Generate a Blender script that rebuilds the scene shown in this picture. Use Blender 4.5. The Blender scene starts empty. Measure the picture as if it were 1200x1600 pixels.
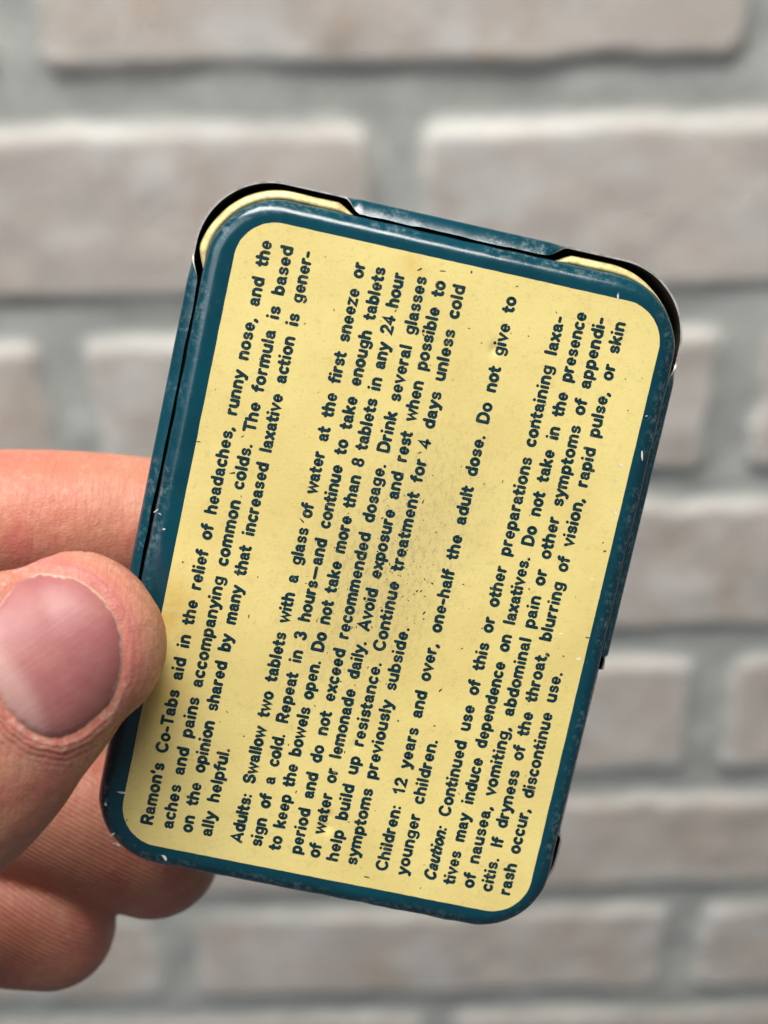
import bpy, bmesh, math, random
import numpy as np
from mathutils import Vector, Matrix
from mathutils.bvhtree import BVHTree

random.seed(7)
rng = np.random.default_rng(11)
scene = bpy.context.scene
C = scene.collection
MM = 0.001

# ------------------------------------------------------------------ camera
PITCH = math.radians(33.9)          # looking down
ROLL = math.radians(1.2)
F_PX, CX, CY = 2200.0, 600.0, 800.0   # intrinsics of a 1200 x 1600 frame
cam_d = bpy.data.cameras.new('camera')
cam = bpy.data.objects.new('camera', cam_d)
C.objects.link(cam)
scene.camera = cam
CAM_R = Matrix.Rotation(math.pi / 2 - PITCH, 3, 'X') @ Matrix.Rotation(-ROLL, 3, 'Z')
CAM_P = Vector((0.0, 0.0, 0.0))
cam.matrix_world = Matrix.Translation(CAM_P) @ CAM_R.to_4x4()
cam_d.sensor_fit = 'VERTICAL'
cam_d.sensor_height = 36.0
cam_d.lens = 36.0 * F_PX / 1600.0
cam_d.clip_start = 0.01
cam_d.clip_end = 20.0
cam_d.dof.use_dof = True
cam_d.dof.focus_distance = 0.1350
cam_d.dof.aperture_fstop = 19.5

# ------------------------------------------------------------------ light
world = bpy.data.worlds.new('World')
scene.world = world
world.use_nodes = True
bg = world.node_tree.nodes['Background']
bg.inputs['Color'].default_value = (0.86, 0.93, 1.0, 1)
bg.inputs['Strength'].default_value = 0.135


def area(name, loc, target, sx, sy, power, col):
    d = bpy.data.lights.new(name, 'AREA')
    d.shape = 'RECTANGLE'
    d.size, d.size_y = sx, sy
    d.energy = power
    d.color = col
    o = bpy.data.objects.new(name, d)
    C.objects.link(o)
    o.location = loc
    o.rotation_euler = (Vector(target) - Vector(loc)).to_track_quat('-Z', 'Y').to_euler()
    return o


area('ceiling_light', (-0.12, 0.06, 1.05), (0.0, 0.2, -0.2), 1.2, 0.36, 28.0, (1.0, 0.965, 0.92))
area('room_light', (-0.97, -0.42, 0.92), (0.0, 0.2, -0.15), 1.3, 0.9, 11.5, (0.95, 0.98, 1.0))

scene.view_settings.view_transform = 'Standard'
scene.view_settings.look = 'None'
scene.view_settings.exposure = 0.0
scene.view_settings.gamma = 1.0
scene.view_settings.use_curve_mapping = False
scene.render.engine = 'CYCLES'
scene.cycles.use_denoising = True
scene.cycles.max_bounces = 8


# ------------------------------------------------------------------ helpers
def cam_point(px, py, depth):
    """picture direction and a distance in mm -> mm in the camera's frame"""
    return Vector(((px - CX) / F_PX * depth, -(py - CY) / F_PX * depth, -depth))


def to_world(v):                      # mm in the camera's frame -> metres in the world
    return CAM_P + CAM_R @ (Vector(v) * MM)


def link_mesh(name, verts, faces, mats, parent=None, smooth=True, fmats=None):
    me = bpy.data.meshes.new(name)
    me.from_pydata([tuple(v) for v in verts], [], faces)
    for m in (mats if isinstance(mats, (list, tuple)) else [mats]):
        me.materials.append(m)
    if fmats is not None:
        me.polygons.foreach_set('material_index', fmats)
    if smooth:
        me.polygons.foreach_set('use_smooth', [True] * len(me.polygons))
    me.update()
    o = bpy.data.objects.new(name, me)
    C.objects.link(o)
    if parent:
        o.parent = parent
    return o


def tag(o, label, cat, group=None, kind=None):
    o['label'] = label
    o['category'] = cat
    if group:
        o['group'] = group
    if kind:
        o['kind'] = kind


class NT:
    """small node-tree builder"""
    def __init__(self, name):
        self.m = bpy.data.materials.new(name)
        self.m.use_nodes = True
        self.t = self.m.node_tree
        self.b = self.t.nodes['Principled BSDF']
        self.co = self.t.nodes.new('ShaderNodeTexCoord')

    def n(self, kind, **kw):
        x = self.t.nodes.new(kind)
        for k, v in kw.items():
            setattr(x, k, v)
        return x

    def l(self, a, b):
        self.t.links.new(a, b)

    def setv(self, sock, v):
        if hasattr(v, 'is_output'):
            self.l(v, sock)
        else:
            sock.default_value = v

    def math(self, op, a, b=0.0, c=None, clamp=False):
        x = self.n('ShaderNodeMath', operation=op, use_clamp=clamp)
        self.setv(x.inputs[0], a)
        self.setv(x.inputs[1], b)
        if c is not None:
            self.setv(x.inputs[2], c)
        return x.outputs[0]

    def noise(self, scale, detail=4.0, rough=0.55, vec=None, dist=0.0):
        x = self.n('ShaderNodeTexNoise')
        x.inputs['Scale'].default_value = scale
        x.inputs['Detail'].default_value = detail
        x.inputs['Roughness'].default_value = rough
        x.inputs['Distortion'].default_value = dist
        self.l(vec if vec is not None else self.co.outputs['Object'], x.inputs['Vector'])
        return x.outputs['Fac']

    def ramp(self, fac, lo, hi, a=0.0, b=1.0, smooth=True):
        x = self.n('ShaderNodeMapRange')
        x.interpolation_type = 'SMOOTHSTEP' if smooth else 'LINEAR'
        self.setv(x.inputs['Value'], fac)
        x.inputs['From Min'].default_value = lo
        x.inputs['From Max'].default_value = hi
        x.inputs['To Min'].default_value = a
        x.inputs['To Max'].default_value = b
        return x.outputs['Result']

    def mix(self, fac, a, b):
        x = self.n('ShaderNodeMix', data_type='RGBA')
        self.setv(x.inputs[0], fac)
        for s, v in ((x.inputs[6], a), (x.inputs[7], b)):
            if hasattr(v, 'is_output'):
                self.l(v, s)
            else:
                s.default_value = (*v, 1.0)
        return x.outputs[2]

    def mapping(self, scale=(1, 1, 1), rot=(0, 0, 0), loc=(0, 0, 0), vec=None):
        x = self.n('ShaderNodeMapping')
        x.inputs['Scale'].default_value = scale
        x.inputs['Rotation'].default_value = rot
        x.inputs['Location'].default_value = loc
        self.l(vec if vec is not None else self.co.outputs['Object'], x.inputs['Vector'])
        return x.outputs[0]

    def bump(self, height, dist, strength=1.0, normal=None):
        x = self.n('ShaderNodeBump')
        x.inputs['Strength'].default_value = strength
        x.inputs['Distance'].default_value = dist
        self.l(height, x.inputs['Height'])
        if normal is not None:
            self.l(normal, x.inputs['Normal'])
        return x.outputs[0]

    def attr(self, name):
        x = self.n('ShaderNodeAttribute', attribute_name=name)
        return x.outputs['Fac']

    def set(self, **kw):
        for k, v in kw.items():
            s = self.b.inputs[k]
            if hasattr(v, 'is_output'):
                self.l(v, s)
            elif isinstance(v, tuple) and len(v) == 3 and s.type == 'RGBA':
                s.default_value = (*v, 1.0)
            else:
                s.default_value = v
        return self.m


# ------------------------------------------------------------------ tin pose
def rodrigues(w):
    a = np.linalg.norm(w)
    k = w / a
    K = np.array([[0, -k[2], k[1]], [k[2], 0, -k[0]], [-k[1], k[0], 0]])
    return np.eye(3) + math.sin(a) * K + (1 - math.cos(a)) * K @ K


TIN_R = rodrigues(np.array([0.120579691, 0.0473928077, -0.212613429]))
TIN_T = np.array([0.323370733, -6.39031113, -135.472812])


def tin_to_cam(p):
    return TIN_R @ np.asarray(p, float) + TIN_T


def px_to_tin(px, py, z=0.0):
    d = np.array([(px - CX) / F_PX, -(py - CY) / F_PX, -1.0])
    n = TIN_R[:, 2]
    o = TIN_T + n * z
    s = (o @ n) / (d @ n)
    return (TIN_R.T @ (d * s - TIN_T))


# ------------------------------------------------------------------ materials of the tin
DENTS = [(*px_to_tin(345, 1196)[:2], 0.45, 0.05), (*px_to_tin(511, 1291)[:2], 0.55, 0.10),
         (*px_to_tin(513, 1275)[:2], 0.40, 0.07), (*px_to_tin(772, 546)[:2], 0.5, 0.07),
         (*px_to_tin(556, 1163)[:2], 0.35, 0.03)]


def dents(N):
    """height field of the few small knocks in the sheet metal (metres)"""
    sep = N.n('ShaderNodeSeparateXYZ')
    N.l(N.co.outputs['Object'], sep.inputs[0])
    total = None
    for x, y, s, h in DENTS:
        dx = N.math('DIVIDE', N.math('SUBTRACT', sep.outputs[0], x * MM), s * MM)
        dy = N.math('DIVIDE', N.math('SUBTRACT', sep.outputs[1], y * MM), s * 1.3 * MM)
        r2 = N.math('ADD', N.math('MULTIPLY', dx, dx), N.math('MULTIPLY', dy, dy))
        g = N.math('MULTIPLY', N.math('EXPONENT', N.math('MULTIPLY', r2, -1.0)), -h * 2.2 * MM)
        total = g if total is None else N.math('ADD', total, g)
    wave = N.math('MULTIPLY', N.noise(90, 1.0, 0.4), 0.00016)
    return N.math('ADD', total, wave), sep


def enamel_blue(name, wear=1.0):
    N = NT(name)
    big = N.noise(120, 5, 0.6)
    col = N.mix(N.ramp(big, 0.3, 0.7), (0.0004, 0.037, 0.055), (0.0010, 0.049, 0.072))
    # fine rubbed scuffs, denser where the big noise is high
    scuff = N.noise(2600, 6, 0.75, N.mapping((1.0, 0.35, 1.0), (0, 0, 0.5)))
    mask = N.ramp(N.noise(260, 3, 0.6), 0.46, 0.72)
    s = N.math('MULTIPLY', N.ramp(scuff, 0.56, 0.70), mask)
    geo = N.n('ShaderNodeNewGeometry')
    edge = N.attr('edge')
    s2 = N.math('MULTIPLY', N.ramp(N.noise(1500, 6, 0.7), 0.47, 0.66),
                N.math('MULTIPLY', edge, N.ramp(N.noise(170, 3, 0.6), 0.34, 0.62)))
    s = N.math('MAXIMUM', N.math('MULTIPLY', s, 0.16 * wear), N.math('MULTIPLY', s2, 0.62 * wear))
    col = N.mix(s, col, (0.34, 0.42, 0.42))
    h, _ = dents(N)
    fine = N.math('MULTIPLY', N.noise(1400, 5, 0.7), 0.000011)
    N.set(**{'Base Color': col, 'Roughness': N.ramp(N.noise(500, 4, 0.7), 0.3, 0.75, 0.15, 0.27),
             'Normal': N.bump(N.math('ADD', h, fine), 1.0), 'Specular IOR Level': 0.58})
    return N.m


def label_yellow():
    N = NT('yellow_enamel')
    h, sep = dents(N)
    base = N.mix(N.ramp(N.noise(70, 4, 0.6), 0.3, 0.72), (0.75, 0.618, 0.240), (0.665, 0.530, 0.190))
    # fine grey grain everywhere
    grain = N.ramp(N.noise(3800, 5, 0.8), 0.52, 0.74)
    gm = N.ramp(N.noise(420, 4, 0.7), 0.34, 0.66)
    base = N.mix(N.math('MULTIPLY', N.math('MULTIPLY', grain, gm), 0.7), base, (0.26, 0.22, 0.10))
    mott = N.ramp(N.noise(900, 6, 0.75), 0.52, 0.72)
    base = N.mix(N.math('MULTIPLY', mott, 0.42), base, (0.46, 0.37, 0.13))
    # rubbed, greyed band across the middle of the panel
    a, b = px_to_tin(500, 1060), px_to_tin(715, 700)
    mx, my = (a[0] + b[0]) / 2 * MM, (a[1] + b[1]) / 2 * MM
    ang = math.atan2(b[1] - a[1], b[0] - a[0])
    ca, sa = math.cos(ang), math.sin(ang)
    dx, dy = N.math('SUBTRACT', sep.outputs[0], mx), N.math('SUBTRACT', sep.outputs[1], my)
    u = N.math('ADD', N.math('MULTIPLY', dx, ca), N.math('MULTIPLY', dy, sa))
    v = N.math('SUBTRACT', N.math('MULTIPLY', dy, ca), N.math('MULTIPLY', dx, sa))
    r2 = N.math('ADD', N.math('POWER', N.math('DIVIDE', u, 0.0125), 2.0), N.math('POWER', N.math('DIVIDE', v, 0.0064), 2.0))
    band = N.math('EXPONENT', N.math('MULTIPLY', r2, -1.0))
    rub = N.ramp(N.noise(2300, 7, 0.8, N.mapping((1, 0.5, 1), (0, 0, 0.3))), 0.47, 0.68)
    base = N.mix(N.math('MULTIPLY', N.math('MULTIPLY', band, rub), 0.85), base, (0.24, 0.19, 0.10))
    base = N.mix(N.math('MULTIPLY', band, 0.42), base, (0.42, 0.33, 0.15))
    # an amber stain near the thumb and a rusty one by the top edge
    for (px, py, s, f) in ((262, 960, 3.2, 0.55), (238, 1085, 3.0, 0.5), (642, 412, 0.8, 0.6), (655, 425, 0.5, 0.5)):
        q = px_to_tin(px, py)
        ex = N.math('POWER', N.math('DIVIDE', N.math('SUBTRACT', sep.outputs[0], q[0] * MM), s * MM), 2.0)
        ey = N.math('POWER', N.math('DIVIDE', N.math('SUBTRACT', sep.outputs[1], q[1] * MM), s * MM), 2.0)
        g = N.math('EXPONENT', N.math('MULTIPLY', N.math('ADD', ex, ey), -1.0))
        g = N.math('MULTIPLY', g, N.ramp(N.noise(500, 4, 0.6), 0.25, 0.6))
        base = N.mix(N.math('MULTIPLY', g, f), base, (0.62, 0.38, 0.05))
    fine = N.math('MULTIPLY', N.noise(1700, 6, 0.75), 0.000022)
    N.set(**{'Base Color': base, 'Roughness': N.ramp(N.noise(700, 4, 0.7), 0.3, 0.75, 0.36, 0.55),
             'Normal': N.bump(N.math('ADD', h, fine), 1.0), 'Specular IOR Level': 0.4})
    return N.m


def ink():
    N = NT('teal_ink')
    h, _ = dents(N)
    worn = N.math('MULTIPLY', N.ramp(N.noise(3000, 6, 0.8), 0.54, 0.68), N.ramp(N.noise(330, 3, 0.6), 0.45, 0.70))
    col = N.mix(worn, N.mix(N.noise(900, 3), (0.001, 0.020, 0.030), (0.002, 0.032, 0.045)), (0.40, 0.34, 0.13))
    N.set(**{'Base Color': col, 'Roughness': 0.42, 'Normal': N.bump(h, 1.0), 'Specular IOR Level': 0.4})
    return N.m


def metal(name, col, rough, metallic=1.0):
    N = NT(name)
    c = N.mix(N.ramp(N.noise(900, 5, 0.7), 0.35, 0.7), col, tuple(x * 0.55 for x in col))
    N.set(**{'Base Color': c, 'Metallic': metallic, 'Roughness': N.ramp(N.noise(600, 4), 0.3, 0.7, rough * 0.8, rough * 1.3)})
    return N.m


M_blue = enamel_blue('blue_enamel', 0.55)
M_blue_lid = enamel_blue('blue_enamel_lid', 0.6)
M_yellow = label_yellow()
M_ink = ink()
M_raw = metal('raw_tinplate', (0.55, 0.53, 0.50), 0.4, 0.35)
M_inside_shade = metal('dark_tin_inside_groove_shade', (0.11, 0.10, 0.085), 0.45, 0.5)
M_gold = metal('yellow_lacquer', (0.80, 0.67, 0.29), 0.45, 0.1)
M_chip = metal('bare_chip', (0.78, 0.76, 0.72), 0.45, 0.2)
M_speck = metal('dark_speck', (0.035, 0.028, 0.015), 0.6, 0.0)
M_pale = metal('pale_speck', (0.92, 0.86, 0.60), 0.5, 0.0)


# ------------------------------------------------------------------ outlines
NS, NC = 90, 28          # samples per side / per corner


def rrect(x0, x1, y0, y1, r):
    """closed outline, anticlockwise from the right end of the top side; returns points, normals, names of the sides"""
    P, Nn = [], []
    corners = [((x1 - r, y1 - r), 0), ((x0 + r, y1 - r), 90), ((x0 + r, y0 + r), 180), ((x1 - r, y0 + r), 270)]
    ends = []
    for (c, a0) in corners:
        arc = [(c[0] + r * math.cos(math.radians(a0 + 90 * k / NC)), c[1] + r * math.sin(math.radians(a0 + 90 * k / NC)),
                math.radians(a0 + 90 * k / NC)) for k in range(NC + 1)]
        ends.append(arc)
    for i in range(4):
        arc, nxt = ends[i], ends[(i + 1) % 4]
        for (x, y, a) in arc:
            P.append((x, y)); Nn.append((math.cos(a), math.sin(a)))
        xa, ya, a = arc[-1]
        xb, yb, _ = nxt[0]
        for k in range(1, NS):
            t = k / NS
            P.append((xa + (xb - xa) * t, ya + (yb - ya) * t)); Nn.append((math.cos(a), math.sin(a)))
    return np.array(P), np.array(Nn)


BASE = rrect(-23.2, 22.4, -32.85, 32.95, 6.9)
LID = rrect(-24.65, 23.3, -32.1, 34.68, 7.4)
for _p in LID[0]:                     # the lid sits a little askew: flush with the base at the lower left
    _t = min(1.0, max(0.0, (-_p[1] - 2.0) / 20.0))
    if _p[0] < 0:
        _p[0] *= 1.0 - 0.066 * _t * _t * (3 - 2 * _t)
NP = len(BASE[0])


def sweep(rows, closed_front=None):
    """rows: list of (NP,3) arrays; quads between consecutive rows"""
    V = np.concatenate(rows)
    F = []
    for j in range(len(rows) - 1):
        for i in range(NP):
            k = (i + 1) % NP
            F.append((j * NP + i, j * NP + k, (j + 1) * NP + k, (j + 1) * NP + i))
    return V, F


tin = bpy.data.objects.new('tablet_tin', None)
C.objects.link(tin)
tin.empty_display_size = 0.01
M4 = Matrix([list(TIN_R[i]) + [TIN_T[i] * MM] for i in range(3)] + [[0, 0, 0, 1]])
tin.matrix_world = Matrix.Translation(CAM_P) @ CAM_R.to_4x4() @ M4
tag(tin, 'small hinged blue tin held up with its yellow printed back towards us', 'tin')

# --- base tray: the printed face, its rounded edge and the wall behind
bp, bn = BASE
R_EDGE = 1.6


def off(P, Nn, d, z):
    Q = P + Nn * np.asarray(d).reshape(-1, 1) if np.ndim(d) else P + Nn * d
    zz = np.full((len(P), 1), z) if np.ndim(z) == 0 else np.asarray(z).reshape(-1, 1)
    return np.concatenate([Q, zz], 1)


jit = np.interp(np.linspace(0, 1, NP, endpoint=False), np.linspace(0, 1, 160), rng.normal(0, 0.03, 160))
rows = [off(bp, bn, -9.0 * 0 - 5.0, 0.0), off(bp, bn, -2.2, 0.0)]
edge_w = [0.0, 0.0]
for k in range(0, 9):
    a = math.radians(90 * k / 8)
    rows.append(off(bp, bn, -R_EDGE + R_EDGE * math.sin(a) + jit * math.sin(a), -R_EDGE + R_EDGE * math.cos(a)))
    edge_w.append(math.sin(2 * a) ** 1.6 if 0 < k < 8 else (0.0 if k == 0 else 0.3))
rows += [off(bp, bn, -0.02, -2.4), off(bp, bn, -0.05, -9.3), off(bp, bn, -1.2, -9.4)]
edge_w += [0.2, 0.0, 0.0]
V, Fq = sweep(rows)
V = list(V * MM)
Fq = [tuple(reversed(f)) for f in Fq]
fm = [0] * len(Fq)
Fq.append(tuple(range(NP)))                       # flat middle of the face
fm.append(0)
ew = list(np.repeat(edge_w, NP))


def blob(cx, cy, rx, ry, ang, z, n=9, rough=0.35):
    vs = []
    for k in range(n):
        a = 2 * math.pi * k / n
        s = 1 + random.uniform(-rough, rough)
        x, y = rx * s * math.cos(a), ry * s * math.sin(a)
        vs.append((cx + x * math.cos(ang) - y * math.sin(ang), cy + x * math.sin(ang) + y * math.cos(ang), z))
    return vs


def add_blob(V, F, fm, mi, px, py, rx, ry, ang, z, zproj=0.0):
    q = px_to_tin(px, py, zproj)
    b = blob(q[0], q[1], rx, ry, ang, z)
    i0 = len(V)
    V.extend([np.array(p) * MM for p in b])
    F.append(tuple(range(i0, i0 + len(b))))
    fm.append(mi)


for (px, py, rx, ry, a) in ((965.5, 464, 0.10, 0.42, 0.2), (190, 1238, 0.42, 0.13, 0.2), (165, 1257, 0.14, 0.24, 0.3),
                            (176, 1304, 0.28, 0.15, 0.9), (184, 1319, 0.30, 0.13, -0.5), (257, 1340, 0.36, 0.15, -0.7),
                            (178, 1318, 0.12, 0.1, 0.0), (244, 798, 0.26, 0.07, 0.9), (256, 827, 0.13, 0.09, 0.2),
                            (250, 803, 0.2, 0.05, -0.4), (1003, 712, 0.09, 0.4, 0.25), (960, 800, 0.16, 0.05, 0.3),
                            (1010, 650, 0.12, 0.04, 0.3)):
    add_blob(V, Fq, fm, 1, px, py, rx, ry, a, 0.03)
base = link_mesh('base', V, Fq, [M_blue, M_chip], tin, fmats=fm)
at = base.data.attributes.new('edge', 'FLOAT', 'POINT')
at.data.foreach_set('value', np.array(ew + [0.0] * (len(V) - len(ew)), dtype=np.float32))

# --- yellow lacquered bead round the base wall, seen where the lid's rim is cut back
bw = np.array([max(0.0, min(1.0, (y - 24.5) / 2.5)) for (x, y) in bp])
bw = bw * np.array([1.0 - (0.0 if not (y > 32 and -12 < x < 11) else min(1.0, min(x + 12, 11 - x) / 2.0)) for (x, y) in bp])
bw = bw * np.interp(np.linspace(0, 1, NP, endpoint=False), np.linspace(0, 1, 60), rng.uniform(0.9, 1.05, 60))
bw = bw * np.array([1.0 - 0.55 * max(0.0, min(1.0, (x - 15) / 5)) for (x, y) in bp])
bead_rows = [off(bp, bn, -0.04, -3.5), off(bp, bn, 0.20 * bw - 0.03, -3.6), off(bp, bn, 0.23 * bw - 0.03, -3.1), off(bp, bn, 0.5 * bw - 0.03, -3.05), off(bp, bn, 0.98 * bw - 0.03, -3.3), off(bp, bn, 1.18 * bw - 0.03, -3.9),
             off(bp, bn, 0.8 * bw - 0.03, -4.6), off(bp, bn, -0.04, -4.9)]
V2, F2 = sweep(bead_rows)
link_mesh('bead', V2 * MM, [tuple(reversed(f)) for f in F2], [M_gold, M_inside_shade], base, fmats=[1] * (NP * 2) + [0] * (len(F2) - NP * 2))  # innermost strips coloured dark to paint in the groove's shadow line

# --- printed panel
LP = rrect(-20.5, 20.5, -30.68, 30.68, 3.9)
wob = np.interp(np.linspace(0, 1, NP, endpoint=False), np.linspace(0, 1, 300), rng.normal(0, 0.010, 300))
outer = off(LP[0], LP[1], wob, 0.018)
V3 = [v * MM for v in outer]
F3 = [tuple(range(NP))]
fm3 = [0]
ZS = 0.040
# named specks and scratches, then a scatter with a denser rubbed middle
for (px, py, rx, ry, a) in ((691, 423.5, 0.30, 0.05, 0.15), (736.5, 425, 0.12, 0.17, 0.0), (655, 421, 0.25, 0.08, 0.7),
                            (977, 592, 0.07, 0.07, 0), (981, 641, 0.06, 0.06, 0), (945, 861, 0.16, 0.08, 0.6),
                            (942, 848, 0.08, 0.05, 0.6), (918, 996, 0.2, 0.05, 0.1), (688, 1078, 0.25, 0.07, 0.9),
                            (679, 1134, 0.12, 0.06, 0), (622, 1126, 0.09, 0.09, 0), (662, 967, 0.12, 0.05, 0.4),
                            (286, 878, 0.10, 0.07, 0), (276, 768, 0.07, 0.1, 0.4), (198, 1281, 0.14, 0.05, 1.0),
                            (381, 1150, 0.09, 0.09, 0), (310, 690, 0.22, 0.05, 0.2), (781, 539, 0.08, 0.06, 0),
                            (733, 513, 0.08, 0.05, 0), (752, 536, 0.09, 0.05, 0), (880, 1025, 0.08, 0.06, 0)):
    add_blob(V3, F3, fm3, 1, px, py, rx, ry, a, ZS)
for (px, py, rx, ry, a) in ((969, 727, 0.26, 0.16, 0.1), (961, 751, 0.22, 0.10, 0.6), (962, 802, 0.35, 0.10, -0.6),
                            (958, 797, 0.15, 0.06, 0.5), (904, 1029, 0.22, 0.18, 0.4), (876, 990, 0.16, 0.07, 0.2),
                            (556, 1164, 0.28, 0.20, 0.3), (925, 905, 0.18, 0.05, 0.3), (340, 640, 0.2, 0.04, 1.2)):
    add_blob(V3, F3, fm3, 2, px, py, rx, ry, a, ZS - 0.006)
nsp = 0
while nsp < 210:
    if nsp < 110:
        t_ = random.gauss(0, 0.40)
        s_ = random.gauss(0, 42)
        px, py = 608 + t_ * 130 + s_ * 0.86, 890 - t_ * 230 + s_ * 0.5
    else:
        px, py = random.uniform(200, 1010), random.uniform(360, 1400)
    q = px_to_tin(px, py)
    if abs(q[0]) > 19.8 or abs(q[1]) > 30.0:
        continue
    k = random.random()
    sz = random.uniform(0.025, 0.06) * (1.0 if k < 0.8 else 1.7)
    i0 = len(V3)
    V3.extend([np.array(p) * MM for p in blob(q[0], q[1], sz * random.uniform(1, 3.2), sz * 0.8, random.uniform(0, 3.14), ZS + 0.0004 * (nsp % 9), 6)])
    F3.append(tuple(range(i0, i0 + 6)))
    fm3.append(1)
    nsp += 1
panel = link_mesh('label_panel', V3, F3, [M_yellow, M_speck, M_pale], base, smooth=False, fmats=fm3)

# --- lid behind: back panel, skirt, hugging lips and cut-back corners
lp_, ln_ = LID


def step(v, a, b):
    t = min(1.0, max(0.0, (v - a) / (b - a)))
    return t * t * (3 - 2 * t)


hug = np.zeros(NP)
cut = np.zeros(NP)
for i in range(NP):
    x, y = lp_[i]
    nx, ny = ln_[i]
    if ny > 0.9:
        hug[i] = step(x, -11.6, -9.9) * (1 - step(x, 8.2, 10.4))
    elif nx < -0.75:
        hug[i] = 1 - step(y, 23.6, 26.2)
    elif nx > 0.9:
        hug[i] = 1 - step(y, 23.8, 26.0)
        cut[i] = (1 - step(y, -5.7, -5.2)) * step(y, -23.0, -22.6)
        hug[i] *= step(y, -4.1, -3.4)
    elif ny < -0.9:
        cut[i] = 1.0
cut = np.where((lp_[:, 1] < -15) & (lp_[:, 0] < 10), np.maximum(cut, np.clip((-lp_[:, 1] - 15) / 3, 0, 1)), cut)
lipj = np.interp(np.linspace(0, 1, NP, endpoint=False), np.linspace(0, 1, 140), rng.normal(0, 0.05, 140))
gap = np.where(ln_[:, 0] < -0.9, 0.30, np.where(ln_[:, 0] > 0.9, 0.03, 0.28)) + lipj * np.where(ln_[:, 0] > 0.9, 0.3, 1.0)
Q = bp + bn * gap.reshape(-1, 1)
Q[:, 1] = np.where(ln_[:, 1] > 0.9, bp[:, 1] + gap, Q[:, 1])
# keep the lip's points abreast of the lid's own outline along each side
side_tb = np.abs(ln_[:, 1]) > 0.9999
side_lr = np.abs(ln_[:, 0]) > 0.9999
Q[side_tb, 0] = lp_[side_tb, 0]
Q[side_lr, 1] = lp_[side_lr, 1]


LIP = [(0.0, -4.2), (0.0, -3.4), (0.015, -2.8), (0.06, -2.4), (0.16, -2.12), (0.40, -1.86), (0.72, -1.60), (1.0, -1.42)]


def lid_rows(th):
    """section of the skirt; th = inset of this skin (0 outside, >0 inside)"""
    rws = [off(lp_, ln_, -1.5 - th * 0.4, -10.7 + th), off(lp_, ln_, -0.55 - th, -10.55 + th * 0.8), off(lp_, ln_, -0.12 - th, -10.1), off(lp_, ln_, -th, -9.4),
           off(lp_, ln_, -th, -7.2), off(lp_, ln_, 0.0 - th, -5.0)]
    nf = 8
    for k in range(1, nf + 1):
        a = math.radians(90 * k / nf)
        po = lp_ + ln_ * (-th)
        zo = -5.0 + 1.9 * k / nf
        pc = Q + bn * (0.0)
        fi, zh = LIP[k - 1]
        ph = lp_ * (1 - fi) + pc * fi - ln_ * th * (1 - fi)
        zh = zh - th * (0.3 + 0.6 * fi)
        zc = -5.0 - 1.0 * k / nf
        h = hug.reshape(-1, 1)
        c_ = cut.reshape(-1, 1)
        P = po * (1 - h) + ph * h - ln_ * 0.5 * c_ * k / nf
        z = (zo * (1 - h) + zh * h) * (1 - c_) + zc * c_
        rws.append(np.concatenate([P, z], 1))
    return rws


TH = 0.19
out_rows, in_rows = lid_rows(0.0), lid_rows(TH)
nr = len(out_rows)
ALL = out_rows + list(reversed(in_rows))
V4, F4 = sweep(ALL)
F4 = [tuple(f) for f in F4]
fm4 = []
for j in range(len(ALL) - 1):
    mi = 0 if j < nr - 1 else (1 if j == nr - 1 else 2)
    fm4 += [mi] * NP
nv = len(V4)
F4.append(tuple(reversed(range(NP)))); fm4.append(0)
F4.append(tuple(range(nv - NP, nv))); fm4.append(2)
lid = link_mesh('lid', V4 * MM, F4, [M_blue_lid, M_raw, M_inside_shade], tin, fmats=fm4)
bm = bmesh.new(); bm.from_mesh(lid.data); bmesh.ops.recalc_face_normals(bm, faces=bm.faces); bm.to_mesh(lid.data); bm.free()
ea = np.concatenate([np.full(NP, 0.0)] * 6 + [np.full(NP, min(1.0, 0.2 + k / 8)) * np.where(ln_[:, 1] > 0.9, 1.0, 0.55) for k in range(8)])
ea = np.concatenate([ea, np.zeros(len(V4) - len(ea))])
at = lid.data.attributes.new('edge', 'FLOAT', 'POINT')
at.data.foreach_set('value', ea.astype(np.float32))
lid.data.set_sharp_from_angle(angle=math.radians(48))

# ------------------------------------------------------------------ lettering: a monoline stroke face drawn here
SW = 0.254      # stroke width / cap height


def arc(cx, cy, rx, ry, a0, a1, n=12):
    return [(cx + rx * math.cos(math.radians(a0 + (a1 - a0) * k / n)), cy + ry * math.sin(math.radians(a0 + (a1 - a0) * k / n))) for k in range(n + 1)]


B0, XT, CT, DS = 0.10, 0.64, 0.90, -0.16
XM = (B0 + XT) / 2
XR = (XT - B0) / 2
G = {}
G[' '] = (0.34, [])
G['o'] = (0.70, [arc(0.35, XM, 0.225, XR, 0, 360, 22)])
G['c'] = (0.64, [arc(0.35, XM, 0.225, XR, 48, 312, 18)])
G['e'] = (0.69, [[(0.15, XM), (0.55, XM)] + arc(0.35, XM, 0.21, XR, 0, 310, 20)])
G['a'] = (0.66, [[(0.13, 0.50)] + arc(0.30, 0.48, 0.18, 0.16, 165, 0, 9) + [(0.49, 0.20)] + [(0.55, B0)],
                 arc(0.28, 0.245, 0.155, 0.145, 330, 90, 10)[::1] + [(0.48, 0.41)]])
G['b'] = (0.70, [[(0.13, CT), (0.13, B0)], arc(0.35, XM, 0.215, XR, 180, -180, 20)])
G['d'] = (0.70, [[(0.57, CT), (0.57, B0)], arc(0.345, XM, 0.215, XR, 0, 360, 20)])
G['p'] = (0.70, [[(0.13, XT), (0.13, DS)], arc(0.35, XM, 0.215, XR, 180, -180, 20)])
G['q'] = (0.70, [[(0.57, XT), (0.57, DS)], arc(0.345, XM, 0.215, XR, 0, 360, 20)])
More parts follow.
